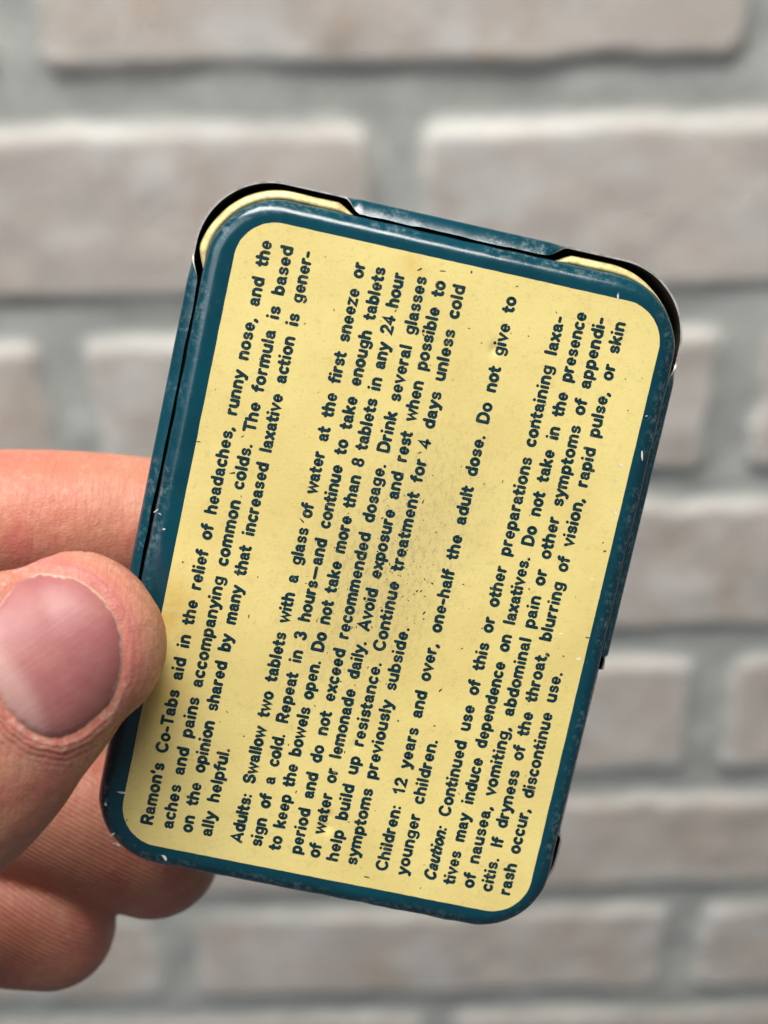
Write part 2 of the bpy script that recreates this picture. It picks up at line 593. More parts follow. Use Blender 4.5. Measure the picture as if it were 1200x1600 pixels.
G['g'] = (0.70, [[(0.57, XT), (0.57, 0.02)] + arc(0.35, 0.02, 0.22, 0.17, 0, -150, 10), arc(0.345, XM + 0.03, 0.215, XR - 0.03, 0, 360, 20)])
G['h'] = (0.69, [[(0.13, CT), (0.13, B0)], [(0.13, 0.42)] + arc(0.34, 0.42, 0.21, 0.22, 170, 0, 10) + [(0.55, B0)]])
G['n'] = (0.69, [[(0.13, XT), (0.13, B0)], [(0.13, 0.42)] + arc(0.34, 0.42, 0.21, 0.22, 170, 0, 10) + [(0.55, B0)]])
G['u'] = (0.69, [[(0.55, XT), (0.55, B0)], [(0.13, XT), (0.13, 0.32)] + arc(0.34, 0.32, 0.21, 0.22, 180, 350, 10)])
G['m'] = (1.00, [[(0.13, XT), (0.13, B0)], [(0.13, 0.45)] + arc(0.31, 0.45, 0.18, 0.19, 170, 0, 9) + [(0.49, B0)],
                 [(0.49, 0.45)] + arc(0.68, 0.45, 0.18, 0.19, 170, 0, 9) + [(0.86, B0)]])
G['r'] = (0.50, [[(0.13, XT), (0.13, B0)], [(0.13, 0.40)] + arc(0.34, 0.40, 0.20, 0.23, 165, 80, 7)])
G['i'] = (0.30, [[(0.14, 0.60), (0.14, B0)], [(0.14, 0.895), (0.14, 0.905)]])
G['j'] = (0.30, [[(0.16, 0.60), (0.16, 0.0), (0.02, DS)], [(0.16, 0.895), (0.16, 0.905)]])
G['l'] = (0.29, [[(0.14, CT), (0.14, B0)]])
G['t'] = (0.46, [[(0.19, 0.84), (0.19, 0.22)] + arc(0.31, 0.22, 0.12, 0.12, 180, 290, 7), [(0.06, 0.60), (0.37, 0.60)]])
G['f'] = (0.44, [arc(0.31, 0.76, 0.13, 0.14, 75, 180, 7) + [(0.18, B0)], [(0.05, 0.60), (0.36, 0.60)]])
G['k'] = (0.66, [[(0.13, CT), (0.13, B0)], [(0.52, XT), (0.17, 0.33)], [(0.29, 0.42), (0.55, B0)]])
G['s'] = (0.61, [[(0.49, 0.535)] + arc(0.31, 0.505, 0.175, 0.135, 35, 250, 12) + arc(0.31, 0.235, 0.19, 0.135, 75, -150, 12)])
G['v'] = (0.64, [[(0.09, XT), (0.32, B0), (0.55, XT)]])
G['w'] = (0.92, [[(0.09, XT), (0.26, B0), (0.46, 0.60), (0.66, B0), (0.83, XT)]])
G['x'] = (0.64, [[(0.10, XT), (0.54, B0)], [(0.54, XT), (0.10, B0)]])
G['y'] = (0.64, [[(0.09, XT), (0.33, B0 + 0.02)], [(0.56, XT), (0.31, 0.02), (0.23, DS + 0.02), (0.10, DS + 0.01)]])
G['z'] = (0.60, [[(0.11, XT), (0.49, XT), (0.10, B0), (0.50, B0)]])
G['-'] = (0.50, [[(0.10, XM), (0.38, XM)]])
G['\u2014'] = (1.18, [[(0.16, XM), (1.0, XM)]])
G['.'] = (0.36, [[(0.15, B0), (0.15, B0 + 0.01)]])
G[','] = (0.36, [[(0.17, B0), (0.16, 0.03), (0.10, -0.06)]])
G[':'] = (0.38, [[(0.16, B0 + 0.02), (0.16, B0 + 0.03)], [(0.16, 0.55), (0.16, 0.56)]])
G["'"] = (0.27, [[(0.13, CT), (0.11, 0.70)]])
G['A'] = (0.86, [[(0.09, B0), (0.42, CT), (0.75, B0)], [(0.22, 0.33), (0.62, 0.33)]])
G['C'] = (0.86, [arc(0.46, 0.50, 0.33, 0.40, 42, 318, 20)])
G['D'] = (0.86, [[(0.14, CT), (0.14, B0)], [(0.14, CT), (0.36, CT)] + arc(0.38, 0.50, 0.35, 0.40, 88, -88, 14) + [(0.14, B0)]])
G['I'] = (0.32, [[(0.15, CT), (0.15, B0)]])
G['R'] = (0.80, [[(0.14, CT), (0.14, B0)], [(0.14, CT), (0.42, CT)] + arc(0.44, 0.685, 0.21, 0.215, 88, -88, 10) + [(0.14, 0.47)], [(0.44, 0.44), (0.66, B0)]])
G['S'] = (0.78, [[(0.62, 0.74)] + arc(0.38, 0.70, 0.24, 0.20, 30, 250, 12) + arc(0.39, 0.305, 0.26, 0.205, 72, -155, 12)])
G['T'] = (0.74, [[(0.08, CT), (0.66, CT)], [(0.37, CT), (0.37, B0)]])
G['1'] = (0.62, [[(0.16, 0.72), (0.36, CT), (0.36, B0)]])
G['2'] = (0.70, [arc(0.35, 0.68, 0.22, 0.22, 165, -35, 12) + [(0.12, B0), (0.60, B0)]])
G['3'] = (0.70, [arc(0.34, 0.71, 0.20, 0.19, 150, -85, 11), arc(0.34, 0.31, 0.225, 0.21, 85, -150, 12)])
G['4'] = (0.70, [[(0.46, B0), (0.46, CT), (0.10, 0.32), (0.62, 0.32)]])
G['8'] = (0.70, [arc(0.35, 0.70, 0.19, 0.195, 0, 360, 18), arc(0.35, 0.30, 0.225, 0.205, 0, 360, 18)])


class Ink:
    """ribbons with round ends; each stroke sits a hair above the one before"""
    def __init__(self):
        self.V, self.F, self.k = [], [], 0

    def disc(self, x, y, r, z, n=10):
        i0 = len(self.V)
        for k in range(n):
            a = 2 * math.pi * k / n
            self.V.append((x + r * math.cos(a), y + r * math.sin(a), z))
        self.F.append(tuple(range(i0, i0 + n)))

    def stroke(self, pts, w, z):
        pts = np.array(pts, float)
        keep = [0] + [i for i in range(1, len(pts)) if np.linalg.norm(pts[i] - pts[i - 1]) > 1e-4]
        pts = pts[keep]
        h = w / 2
        if len(pts) < 2:
            self.disc(pts[0][0], pts[0][1], h * 1.12, z)
            return
        d = np.diff(pts, axis=0)
        d /= np.linalg.norm(d, axis=1, keepdims=True)
        nrm = np.stack([-d[:, 1], d[:, 0]], 1)
        # mitred ribbon with half-round caps
        L, Rr = [], []
        for i in range(len(pts)):
            if i == 0:
                m = nrm[0]
            elif i == len(pts) - 1:
                m = nrm[-1]
            else:
                m = nrm[i - 1] + nrm[i]
                q = max(0.35, float(np.dot(m, m)) / 2)
                m = m / q
                if np.linalg.norm(m) > 1.6:
                    m = m / np.linalg.norm(m) * 1.6
            L.append(pts[i] + m * h)
            Rr.append(pts[i] - m * h)
        i0 = len(self.V)
        for a_, b_ in zip(L, Rr):
            self.V.append((*a_, z)); self.V.append((*b_, z))
        for i in range(len(pts) - 1):
            a = i0 + 2 * i
            self.F.append((a, a + 1, a + 3, a + 2))
        for (p, dirv, ia, ib) in ((pts[0], -d[0], i0, i0 + 1), (pts[-1], d[-1], i0 + 2 * len(pts) - 1, i0 + 2 * len(pts) - 2)):
            a0 = math.atan2(self.V[ia][1] - p[1], self.V[ia][0] - p[0])
            ring = [ia]
            for k in range(1, 6):
                a = a0 + math.pi * k / 6
                self.V.append((p[0] + h * 0.92 * math.cos(a), p[1] + h * 0.92 * math.sin(a), z))
                ring.append(len(self.V) - 1)
            ring.append(ib)
            self.F.append(tuple(ring))


CAP = 1.25
TRACK = 0.020
Z_INK = 0.026
YS, YE = -28.72, 28.62


def line_width(words, gap_units, tr, sx):
    w = 0
    for wi, wd in enumerate(words):
        w += sum(G[c][0] + tr for c in wd) * sx
        if wi < len(words) - 1:
            w += gap_units
    return w


def set_line(ink_, text, xb, y_end=None, xb_end=None, ital=None):
    words = text.split(' ')
    sx, tr = 1.0, TRACK
    xe = xb if xb_end is None else xb_end
    if y_end is not None:
        total = (y_end - YS) / CAP
        for _ in range(60):
            solid = sum(sum(G[c][0] + tr for c in wd) for wd in words) * sx - tr - 0.08
            g = (total - solid) / max(1, len(words) - 1)
            if g < 0.42:
                sx *= 0.995
            elif g > 0.78:
                sx *= 1.003
            else:
                break
    else:
        g = 0.5
    pos = 0.0
    for wd in words:
        it = ital is not None and wd == ital
        for c in wd:
            adv, strokes = G[c]
            jx, jy = random.uniform(-0.006, 0.006), random.uniform(-0.006, 0.006)
            for st in strokes:
                pts = []
                for (ux, uy) in st:
                    if it:
                        ux = ux * 0.86 + 0.24 * uy - 0.04
                    along = (pos + (ux + jx) * sx) * CAP
                    up = (uy + jy) * CAP
                    y = YS + along
                    t = along / (YE - YS)
                    pts.append((xb + (xe - xb) * t - up, y))
                zz = Z_INK + 0.0016 * (ink_.k % 7)
                ink_.k += 1
                ink_.stroke(pts, SW * CAP * random.uniform(0.95, 1.05) * (0.83 if c in 'easg8' else 1.0), zz)
            pos += (adv * (0.88 if it else 1.0) + tr) * sx
        pos += g
    return sx, g


def px_y(px, py):
    return px_to_tin(px, py)[1]


PARAS = [
    [("Ramon's Co-Tabs aid in the relief of headaches, runny nose, and the", -17.25, YE + 0.15),
     ("aches and pains accompanying common colds. The formula is based", -15.22, YE + 0.05),
     ("on the opinion shared by many that increased laxative action is gener-", -13.33, YE),
     ("ally helpful.", -11.36, px_y(359, 1170))],
    [("Adults: Swallow two tablets with a glass of water at the first sneeze or", -8.33, YE + 0.05),
     ("sign of a cold. Repeat in 3 hours\u2014and continue to take enough tablets", -6.40, YE),
     ("to keep the bowels open. Do not take more than 8 tablets in any 24 hour", -4.52, YE - 0.1),
     ("period and do not exceed recommended dosage. Drink several glasses", -2.42, YE),
     ("of water or lemonade daily. Avoid exposure and rest when possible to", -0.60, YE),
     ("help build up resistance. Continue treatment for 4 days unless cold", 1.28, YE),
     ("symptoms previously subside.", 3.18, px_y(639, 981))],
    [("Children: 12 years and over, one-half the adult dose. Do not give to", 6.24, YE),
     ("younger children.", 8.30, px_y(680, 1156))],
    [("Caution: Continued use of this or other preparations containing laxa-", 11.12, YE - 0.05),
     ("tives may induce dependence on laxatives. Do not take in the presence", 13.08, YE),
     ("of nausea, vomiting, abdominal pain or other symptoms of appendi-", 15.0, YE - 0.05),
     ("citis. If dryness of the throat, blurring of vision, rapid pulse, or skin", 16.88, YE - 0.08),
     ("rash occur, discontinue use.", 18.74, px_y(877, 1051))],
]
for par in PARAS:
    ik = Ink()
    for (txt, xb, ye) in par:
        r_ = set_line(ik, txt, xb, ye, ital='Caution:')
    link_mesh('printed_text', np.array(ik.V) * MM, ik.F, M_ink, panel, smooth=False)

# ------------------------------------------------------------------ brick wall
WALL_D0 = 477.0                        # mm along the view axis
up_c = CAM_R.transposed() @ Vector((0, 0, 1))       # world up seen in the camera frame
right_c = CAM_R.transposed() @ Vector((1, 0, 0))
nrm_c = CAM_R.transposed() @ Vector((0, -1, 0))     # wall normal, towards the camera
W0 = Vector((0, 0, -WALL_D0))


def px_to_wall(px, py):
    d = Vector(((px - CX) / F_PX, -(py - CY) / F_PX, -1.0))
    s = W0.dot(nrm_c) / d.dot(nrm_c)
    p = d * s - W0
    return p.dot(right_c), p.dot(up_c)


def wy(x, y):
    return px_to_wall(x, y)[1]


def wx(x, y):
    return px_to_wall(x, y)[0]


# courses from the photograph: top and bottom edge of the bricks, joints between them
COURSES = [
    ((620, -330), (620, 108), [(20, 40), (1206, 60)]),
    ((620, 180), (620, 462), [(624, 320)]),
    ((620, 512), (1000, 742), [(104, 580), (1150, 620)]),
    ((1050, 778), (1000, 985), [(560, 880)]),
    ((1040, 1022), (1000, 1205), [(262, 1120), (1104, 1120)]),
    ((1040, 1238), (1000, 1385), [(600, 1310)]),
    ((640, 1418), (640, 1550), [(279, 1480), (1062, 1480)]),
    ((640, 1580), (640, 1700), [(690, 1600)]),
]
PITCH_U = 206.0
bricks = []
tops, bots = [], []
for (t, b, js) in COURSES:
    v1, v0 = wy(*t), wy(*b)
    jl = sorted(wx(*j) for j in js)
    j0 = jl[0]
    js_all = list(jl)
    while js_all[0] > -520:
        js_all.insert(0, js_all[0] - PITCH_U + random.uniform(-4, 4))
    while js_all[-1] < 520:
        js_all.append(js_all[-1] + PITCH_U + random.uniform(-4, 4))
    for a, b2 in zip(js_all[:-1], js_all[1:]):
        bricks.append((a + 5.6, b2 - 5.6, v0, v1))
    tops.append(v1); bots.append(v0)
ROWH = (tops[0] - tops[-1]) / 7.0
for sgn in (1, -1):                       # carry the bond on beyond the picture
    for k in range(1, 4):
        v1 = (tops[0] + ROWH * k) if sgn > 0 else (tops[-1] - ROWH * k)
        par = k % 2 if sgn > 0 else (k % 2)
        x = -520 + (PITCH_U / 2 if par else 0)
        while x < 520:
            bricks.append((x + 5.6, x + PITCH_U - 5.6, v1 - ROWH + 11, v1))
            x += PITCH_U
STEPW = 1.9
us = np.arange(-430, 431, STEPW)
v_lo, v_hi = bots[-1] - 150, tops[0] + 130
vs_ = np.arange(v_lo, v_hi, STEPW)
U, Vv = np.meshgrid(us, vs_)


def smooth_noise(U, V, cell, seed):
    r = np.random.default_rng(seed)
    gx, gy = int(1000 / cell) + 4, int(1600 / cell) + 4
    g = r.normal(0, 1, (gy, gx))
    x = (U + 500) / cell + 0.5
    y = (V + 800) / cell + 0.5
    x = np.clip(x, 0, gx - 2.001); y = np.clip(y, 0, gy - 2.001)
    xi, yi = x.astype(int), y.astype(int)
    fx, fy = x - xi, y - yi
    fx = fx * fx * (3 - 2 * fx); fy = fy * fy * (3 - 2 * fy)
    return (g[yi, xi] * (1 - fx) + g[yi, xi + 1] * fx) * (1 - fy) + (g[yi + 1, xi] * (1 - fx) + g[yi + 1, xi + 1] * fx) * fy


wobx = smooth_noise(U, Vv, 60, 1) * 0.7 + smooth_noise(U, Vv, 11, 2) * 0.8
woby = smooth_noise(U, Vv, 60, 3) * 0.5 + smooth_noise(U, Vv, 11, 4) * 0.55
sd = np.full(U.shape, -1e3)
tone = np.zeros(U.shape)
for (a, b, v0, v1) in bricks:
    r = 7.0
    qx = np.abs(U + wobx - (a + b) / 2) - (b - a) / 2 + r
    qy = np.abs(Vv + woby - (v0 + v1) / 2) - (v1 - v0) / 2 + r
    d = np.hypot(np.maximum(qx, 0), np.maximum(qy, 0)) + np.minimum(np.maximum(qx, qy), 0) - r
    new = -d > sd
    sd = np.where(new, -d, sd)
    tone = np.where(new, random.random(), tone)
bev = np.clip((sd + 1.0) / 6.0, 0, 1)
bev = bev * bev * (3 - 2 * bev)
height = 2.5 * bev + bev * (smooth_noise(U, Vv, 11, 5) * 0.20 + smooth_noise(U, Vv, 38, 6) * 0.35) + (1 - bev) * (smooth_noise(U, Vv, 12, 7) * 0.45 + smooth_noise(U, Vv, 40, 8) * 0.5)
ny_, nx_ = U.shape
W0w = to_world(W0)
PX = U * MM + W0w.x
PZ = Vv * MM + W0w.z
PY = W0w.y - height * MM
verts = np.stack([PX.ravel(), PY.ravel(), PZ.ravel()], 1)
faces = []
for j in range(ny_ - 1):
    o_ = j * nx_
    for i in range(nx_ - 1):
        faces.append((o_ + i, o_ + i + 1, o_ + nx_ + i + 1, o_ + nx_ + i))


def wall_mat():
    N = NT('whitewashed_brick')
    br, ed, tn = N.attr('brick'), N.attr('rim'), N.attr('tone')
    body = N.mix(N.ramp(N.noise(22, 5, 0.6), 0.35, 0.68), (0.76, 0.680, 0.610), (0.66, 0.595, 0.540))
    body = N.mix(N.math('MULTIPLY', N.ramp(N.noise(38, 4, 0.6, dist=0.4), 0.50, 0.70), 0.85), body, (0.63, 0.505, 0.405))
    body = N.mix(N.math('MULTIPLY', N.ramp(N.noise(30, 5, 0.65, N.mapping(loc=(3, 1, 2))), 0.47, 0.66), 0.8), body, (0.82, 0.80, 0.76))
    body = N.mix(N.math('MULTIPLY', tn, 0.18), body, (0.72, 0.61, 0.50))
    rimf = N.math('MULTIPLY', ed, N.ramp(N.noise(60, 4, 0.6), 0.30, 0.60))
    body = N.mix(N.math('MULTIPLY', rimf, 0.5), body, (0.80, 0.80, 0.74))
    mort = N.mix(N.ramp(N.noise(80, 5, 0.65), 0.3, 0.7), (0.52, 0.53, 0.495), (0.62, 0.625, 0.585))
    col = N.mix(br, mort, body)
    h = N.math('MULTIPLY', N.noise(420, 6, 0.7), 0.0016)
    N.set(**{'Base Color': col, 'Roughness': 0.9, 'Specular IOR Level': 0.25, 'Normal': N.bump(h, 1.0, 0.6)})
    return N.m


wall = link_mesh('brick_wall', verts, faces, wall_mat())
for nm, val in (('brick', bev), ('rim', np.exp(-((sd - 3.0) / 4.0) ** 2) * (bev > 0.02)), ('tone', tone)):
    a_ = wall.data.attributes.new(nm, 'FLOAT', 'POINT')
    a_.data.foreach_set('value', val.ravel().astype(np.float32))
tag(wall, 'pale whitewashed brick wall with grey mortar behind the hand and tin', 'wall')

# ------------------------------------------------------------------ hand
def catmull(P, n):
    P = np.array(P, float)
    P = np.vstack([2 * P[0] - P[1], P, 2 * P[-1] - P[-2]])
    out = []
    for i in range(1, len(P) - 2):
        for k in range(n):
            t = k / n
            out.append(0.5 * ((2 * P[i]) + (-P[i - 1] + P[i + 1]) * t + (2 * P[i - 1] - 5 * P[i] + 4 * P[i + 1] - P[i + 2]) * t * t
                              + (-P[i - 1] + 3 * P[i] - 3 * P[i + 1] + P[i + 2]) * t ** 3))
    out.append(P[-2])
    return np.array(out)


def limb(bm_, ctrl, dirv=(0, 0, 1), nseg=7, nr_=28, round_tip=True, tip_len=1.0, power=2.0):
    """ctrl rows x, y, z, half width, half thickness (mm, camera frame); first row is the tip"""
    S = catmull(ctrl, nseg)
    rings = []
    D0 = np.array(dirv, float)
    for i in range(len(S)):
        T = S[min(i + 1, len(S) - 1), :3] - S[max(i - 1, 0), :3]
        T /= np.linalg.norm(T)
        D = D0 - T * (D0 @ T); D /= np.linalg.norm(D)
        Wd = np.cross(T, D)
        rings.append((S[i, :3], T, D, Wd, S[i, 3], S[i, 4]))
    sect = []
    if round_tip:
        c, T, D, Wd, rw, rd = rings[0]
        for k in range(1, 9):
            a = math.radians(90 * k / 9)
            s = math.cos(a) ** (2 / power)
            sect.insert(0, (c - T * rw * tip_len * math.sin(a), T, D, Wd, rw * s, rd * s))
    else:
        pass
    sect += rings
    vr = []
    for (c, T, D, Wd, rw, rd) in sect:
        vr.append([bm_.verts.new(c + Wd * rw * math.cos(2 * math.pi * k / nr_) + D * rd * math.sin(2 * math.pi * k / nr_)) for k in range(nr_)])
    for a, b in zip(vr[:-1], vr[1:]):
        for k in range(nr_):
            bm_.faces.new((a[k], a[(k + 1) % nr_], b[(k + 1) % nr_], b[k]))
    bm_.faces.new(vr[0])
    bm_.faces.new(list(reversed(vr[-1])))


def cp(px, py, d, rw_px, rd):
    """picture place, distance (mm), half width as seen (px) and half thickness (mm)"""
    v = cam_point(px, py, d)
    return [v.x, v.y, v.z, rw_px * d / F_PX, rd]


hb = bmesh.new()
# thumb, pad on the face of the tin
limb(hb, [cp(118, 1005, 129.2, 142, 6.8), cp(60, 1042, 128.4, 172, 7.8), cp(-20, 1092, 127.6, 208, 8.6), cp(-130, 1175, 128.0, 232, 9.6),
          cp(-260, 1280, 131, 235, 10.0), [-72, -46, -140, 12.5, 11], [-92, -60, -150, 15, 13], [-118, -74, -162, 18, 15], [-160, -92, -180, 19, 16]],
     dirv=TIN_R[:, 2], tip_len=0.98, power=2.25)
# index finger, flat behind the tin
limb(hb, [cp(330, 838, 155.6, 100, 7.0), cp(240, 826, 155.4, 110, 7.6), cp(120, 818, 153.5, 114, 8.0), cp(0, 818, 152.0, 117, 8.3),
          [-50.0, -1.6, -151.5, 8.4, 8.4], [-66, 0.5, -152, 9.4, 9.2], [-84, -3, -158, 9.2, 9.0], [-106, -10, -170, 11, 11]], tip_len=1.0)
# middle finger under the bottom corner
limb(hb, [cp(236, 1322, 160.0, 112, 7.6), cp(140, 1288, 160.0, 120, 8.2), cp(0, 1232, 161.0, 122, 8.4), [-52, -28, -162, 8.6, 8.4],
          [-72, -22, -164, 9.6, 9.4], [-90, -22, -169, 9.4, 9.2], [-110, -27, -178, 11.5, 11]], tip_len=1.0, power=2.15)
# ring finger
limb(hb, [cp(78, 1443, 160.5, 102, 7.4), cp(10, 1432, 161.5, 107, 7.8), cp(-110, 1405, 164, 110, 8.0), [-66, -42, -168, 8.2, 8.0],
          [-84, -39, -172, 9.0, 8.8], [-98, -40, -177, 9.0, 8.8], [-112, -43, -184, 11, 11]], tip_len=1.0, power=2.15)
# little finger, curled out of the picture
limb(hb, [[-66, -60, -170, 6.6, 6.4], [-76, -58, -174, 7, 6.8], [-92, -55, -179, 7.6, 7.4], [-112, -58, -190, 9.5, 9.5]])
# palm and wrist
for (a, r) in (((-106, -10, -170), 11.5), ((-110, -27, -178), 12), ((-112, -43, -184), 12), ((-112, -58, -190), 11)):
    limb(hb, [[*a, r, r], [a[0] * 0.65 - 56, a[1] * 0.6 - 34, a[2] * 0.6 - 70, r * 1.15, r * 1.1], [-166, -92, -182, 17, 13]])
limb(hb, [[-155, -84, -180, 26, 17], [-185, -104, -186, 25, 17], [-260, -150, -192, 31, 24]], round_tip=True)
me = bpy.data.meshes.new('hand')
bmesh.ops.recalc_face_normals(hb, faces=hb.faces)
hb.to_mesh(me); hb.free()
hand = bpy.data.objects.new('hand', me)
C.objects.link(hand)
rm = hand.modifiers.new('remesh', 'REMESH')
rm.mode = 'VOXEL'; rm.voxel_size = 0.55; rm.use_smooth_shade = True
sm = hand.modifiers.new('smooth', 'CORRECTIVE_SMOOTH') if False else hand.modifiers.new('smooth', 'SMOOTH')
sm.factor = 0.5; sm.iterations = 7
dg = bpy.context.evaluated_depsgraph_get()
me2 = bpy.data.meshes.new_from_object(hand.evaluated_get(dg))
hand.modifiers.clear()
hand.data = me2
me2.name = 'hand'
nvh = len(me2.vertices)
co = np.empty(nvh * 3, np.float64); me2.vertices.foreach_get('co', co); co = co.reshape(-1, 3)
no = np.empty(nvh * 3, np.float64); me2.vertices.foreach_get('normal', no); no = no.reshape(-1, 3)
tris = [tuple(p.vertices) for p in me2.polygons]
bvh = BVHTree.FromPolygons([Vector(c) for c in co], tris)

# the flesh gives way where it meets the tin: nothing of the hand stays inside the tin's box
loc = (co - TIN_T) @ TIN_R
Xc = loc.copy()
box = (-24.95, 23.6, -33.6, 35.0)
ins = (loc[:, 0] > -23.3) & (loc[:, 0] < 22.5) & (loc[:, 1] > -33.0) & (loc[:, 1] < 33) & (loc[:, 2] < 0.05) & (loc[:, 2] > -5.4)
loc[ins, 2] = 0.06
ins2 = (loc[:, 0] > box[0]) & (loc[:, 0] < box[1]) & (loc[:, 1] > box[2]) & (loc[:, 1] < box[3]) & (loc[:, 2] <= -5.4) & (loc[:, 2] > -10.85)
loc[ins2, 2] = -10.9
co = loc @ TIN_R.T + TIN_T

# thumbnail outline (picture places on the thumb)
NAIL = np.array([(60, 889), (92, 892), (126, 901), (150, 916), (171, 938), (186, 965), (195, 998), (196, 1040), (189, 1072), (174, 1103),
                 (146, 1130), (116, 1149), (87, 1157), (58, 1149), (30, 1130), (8, 1104), (-12, 1066), (-22, 1025), (-18, 975), (2, 934), (30, 903)], float)


def poly_sd(P, poly):
    """signed distance to a closed polygon (positive inside)"""
    d = np.full(len(P), 1e9)
    inside = np.zeros(len(P), bool)
    n = len(poly)
    for i in range(n):
        a, b = poly[i], poly[(i + 1) % n]
        ab = b - a
        t = np.clip(((P - a) @ ab) / (ab @ ab), 0, 1)
        q = a + t[:, None] * ab
        d = np.minimum(d, np.hypot(*(P - q).T))
        c = (a[1] > P[:, 1]) != (b[1] > P[:, 1])
        xint = a[0] + (P[:, 1] - a[1]) / (b[1] - a[1] + 1e-12) * ab[0]
        inside ^= c & (P[:, 0] < xint)
    return np.where(inside, d, -d)


def smooth_poly(P, n=6):
    return catmull(np.vstack([P, P[:1]]), n)[:-1]


NAILS = smooth_poly(NAIL, 5)
NAILS = NAILS + np.random.default_rng(5).normal(0, 0.9, NAILS.shape)
px = CX + F_PX * co[:, 0] / -co[:, 2]
py = CY - F_PX * co[:, 1] / -co[:, 2]
front = (-co[:, 2] < 133) & (no[:, 2] > 0.15) & (px > -150) & (px < 330)
sdn = np.full(nvh, -1e3)
sdn[front] = poly_sd(np.stack([px[front], py[front]], 1), NAILS)
axis = np.array([0.82, -0.57])           # proximal -> distal in the picture
along = (px - 88) * axis[0] + (py - 1022) * axis[1]
dist_w = 1 / (1 + np.exp(-(along - 55) / 14.0))      # 1 at the free edge
disp = np.zeros(nvh)
inside = sdn > -6
disp -= np.where(front, 0.55 * np.clip((sdn + 6) / 14, 0, 1), 0)
fold = np.exp(-((sdn + 13) / 9.0) ** 2) * (1 - dist_w) * 0.13 + np.exp(-((sdn + 34) / 20.0) ** 2) * dist_w * 0.30
disp += np.where(front & (sdn < 0), fold, 0)
co = co + no * disp[:, None]
world_co = (np.array(CAM_R) @ (co.T * MM)).T + np.array(CAM_P)
# origin of the hand at the wrist
org = np.array(to_world((-166, -92, -182)))
me2.vertices.foreach_set('co', (world_co - org).ravel())
hand.location = org
me2.update()


def skin():
    N = NT('skin')
    obj = N.co.outputs['Object']
    base = N.mix(N.ramp(N.noise(60, 4, 0.6), 0.34, 0.66), (0.530, 0.240, 0.152), (0.505, 0.176, 0.112))
    base = N.mix(N.math('MULTIPLY', N.ramp(N.noise(140, 4, 0.6), 0.48, 0.72), 0.75), base, (0.50, 0.130, 0.105))
    base = N.mix(N.math('MULTIPLY', N.ramp(N.noise(900, 6, 0.7), 0.50, 0.72), 0.32), base, (0.62, 0.38, 0.27))
    base = N.mix(N.math('MULTIPLY', N.ramp(N.noise(320, 5, 0.7, N.mapping(loc=(2, 5, 1))), 0.50, 0.70), 0.45), base, (0.44, 0.125, 0.095))
    rn = N.attr('around_nail')
    base = N.mix(N.math('MULTIPLY', rn, 0.55, clamp=True), base, (0.44, 0.125, 0.115))
    cal = N.math('MULTIPLY', N.attr('callus'), N.ramp(N.noise(1500, 5, 0.7), 0.45, 0.62))
    base = N.mix(N.math('MULTIPLY', cal, 0.5), base, (0.70, 0.54, 0.43))
    # finger ridges on the pads
    w = N.n('ShaderNodeTexWave', wave_type='BANDS', bands_direction='X')
    w.inputs['Scale'].default_value = 620
    w.inputs['Distortion'].default_value = 5.0
    w.inputs['Detail'].default_value = 2.0
    w.inputs['Detail Scale'].default_value = 0.12
    dp = N.n('ShaderNodeVectorMath', operation='DOT_PRODUCT')
    N.l(obj, dp.inputs[0])
    dp.inputs[1].default_value = (0.50, 0.48, 0.72)
    dq = N.n('ShaderNodeVectorMath', operation='DOT_PRODUCT')
    N.l(obj, dq.inputs[0])
    dq.inputs[1].default_value = (0.86, -0.28, -0.42)
    cb = N.n('ShaderNodeCombineXYZ')
    N.l(dp.outputs['Value'], cb.inputs[0])
    N.l(N.math('MULTIPLY', dq.outputs['Value'], 0.25), cb.inputs[1])
    N.l(cb.outputs[0], w.inputs['Vector'])
    ridge = N.math('MULTIPLY', N.math('MULTIPLY', w.outputs['Fac'], N.attr('pad')), 0.00004)
    vor = N.n('ShaderNodeTexVoronoi', feature='DISTANCE_TO_EDGE')
    vor.inputs['Scale'].default_value = 2400
    N.l(N.mapping((0.55, 1.2, 1.0)), vor.inputs['Vector'])
    cell = N.math('MULTIPLY', N.ramp(vor.outputs['Distance'], 0.0, 0.25), 0.000015)
    creas = N.math('MULTIPLY', N.noise(420, 6, 0.7, N.mapping((1.0, 0.3, 0.3), (0, 0.2, 0.0))), 0.00007)
    wr = N.noise(700, 5, 0.7, N.mapping((1.6, 0.28, 0.4), (0, 0.35, 0.0)), 0.6)
    creas = N.math('ADD', creas, N.math('MULTIPLY', N.ramp(wr, 0.40, 0.56), 0.000032))
    lump = N.math('MULTIPLY', N.noise(130, 3, 0.5), 0.0007)
    nd = N.math('ADD', N.attr('nail_dist'), N.math('MULTIPLY', N.math('SUBTRACT', N.noise(350, 4, 0.7), 0.5), 16.0))
    ringw = N.math('MULTIPLY', N.math('SINE', N.math('MULTIPLY', nd, 0.62)), N.attr('fold'))
    lump = N.math('ADD', lump, N.math('MULTIPLY', ringw, 0.00004))
    h = N.math('ADD', N.math('ADD', ridge, cell), N.math('ADD', creas, lump))
    N.set(**{'Base Color': base, 'Roughness': N.ramp(N.noise(700, 4, 0.7), 0.3, 0.7, 0.36, 0.54),
             'Subsurface Weight': 0.13, 'Subsurface Radius': (0.0030, 0.0012, 0.0007), 'Subsurface Scale': 1.0,
             'Specular IOR Level': 0.38, 'Normal': N.bump(h, 1.0, 0.9)})
    return N.m


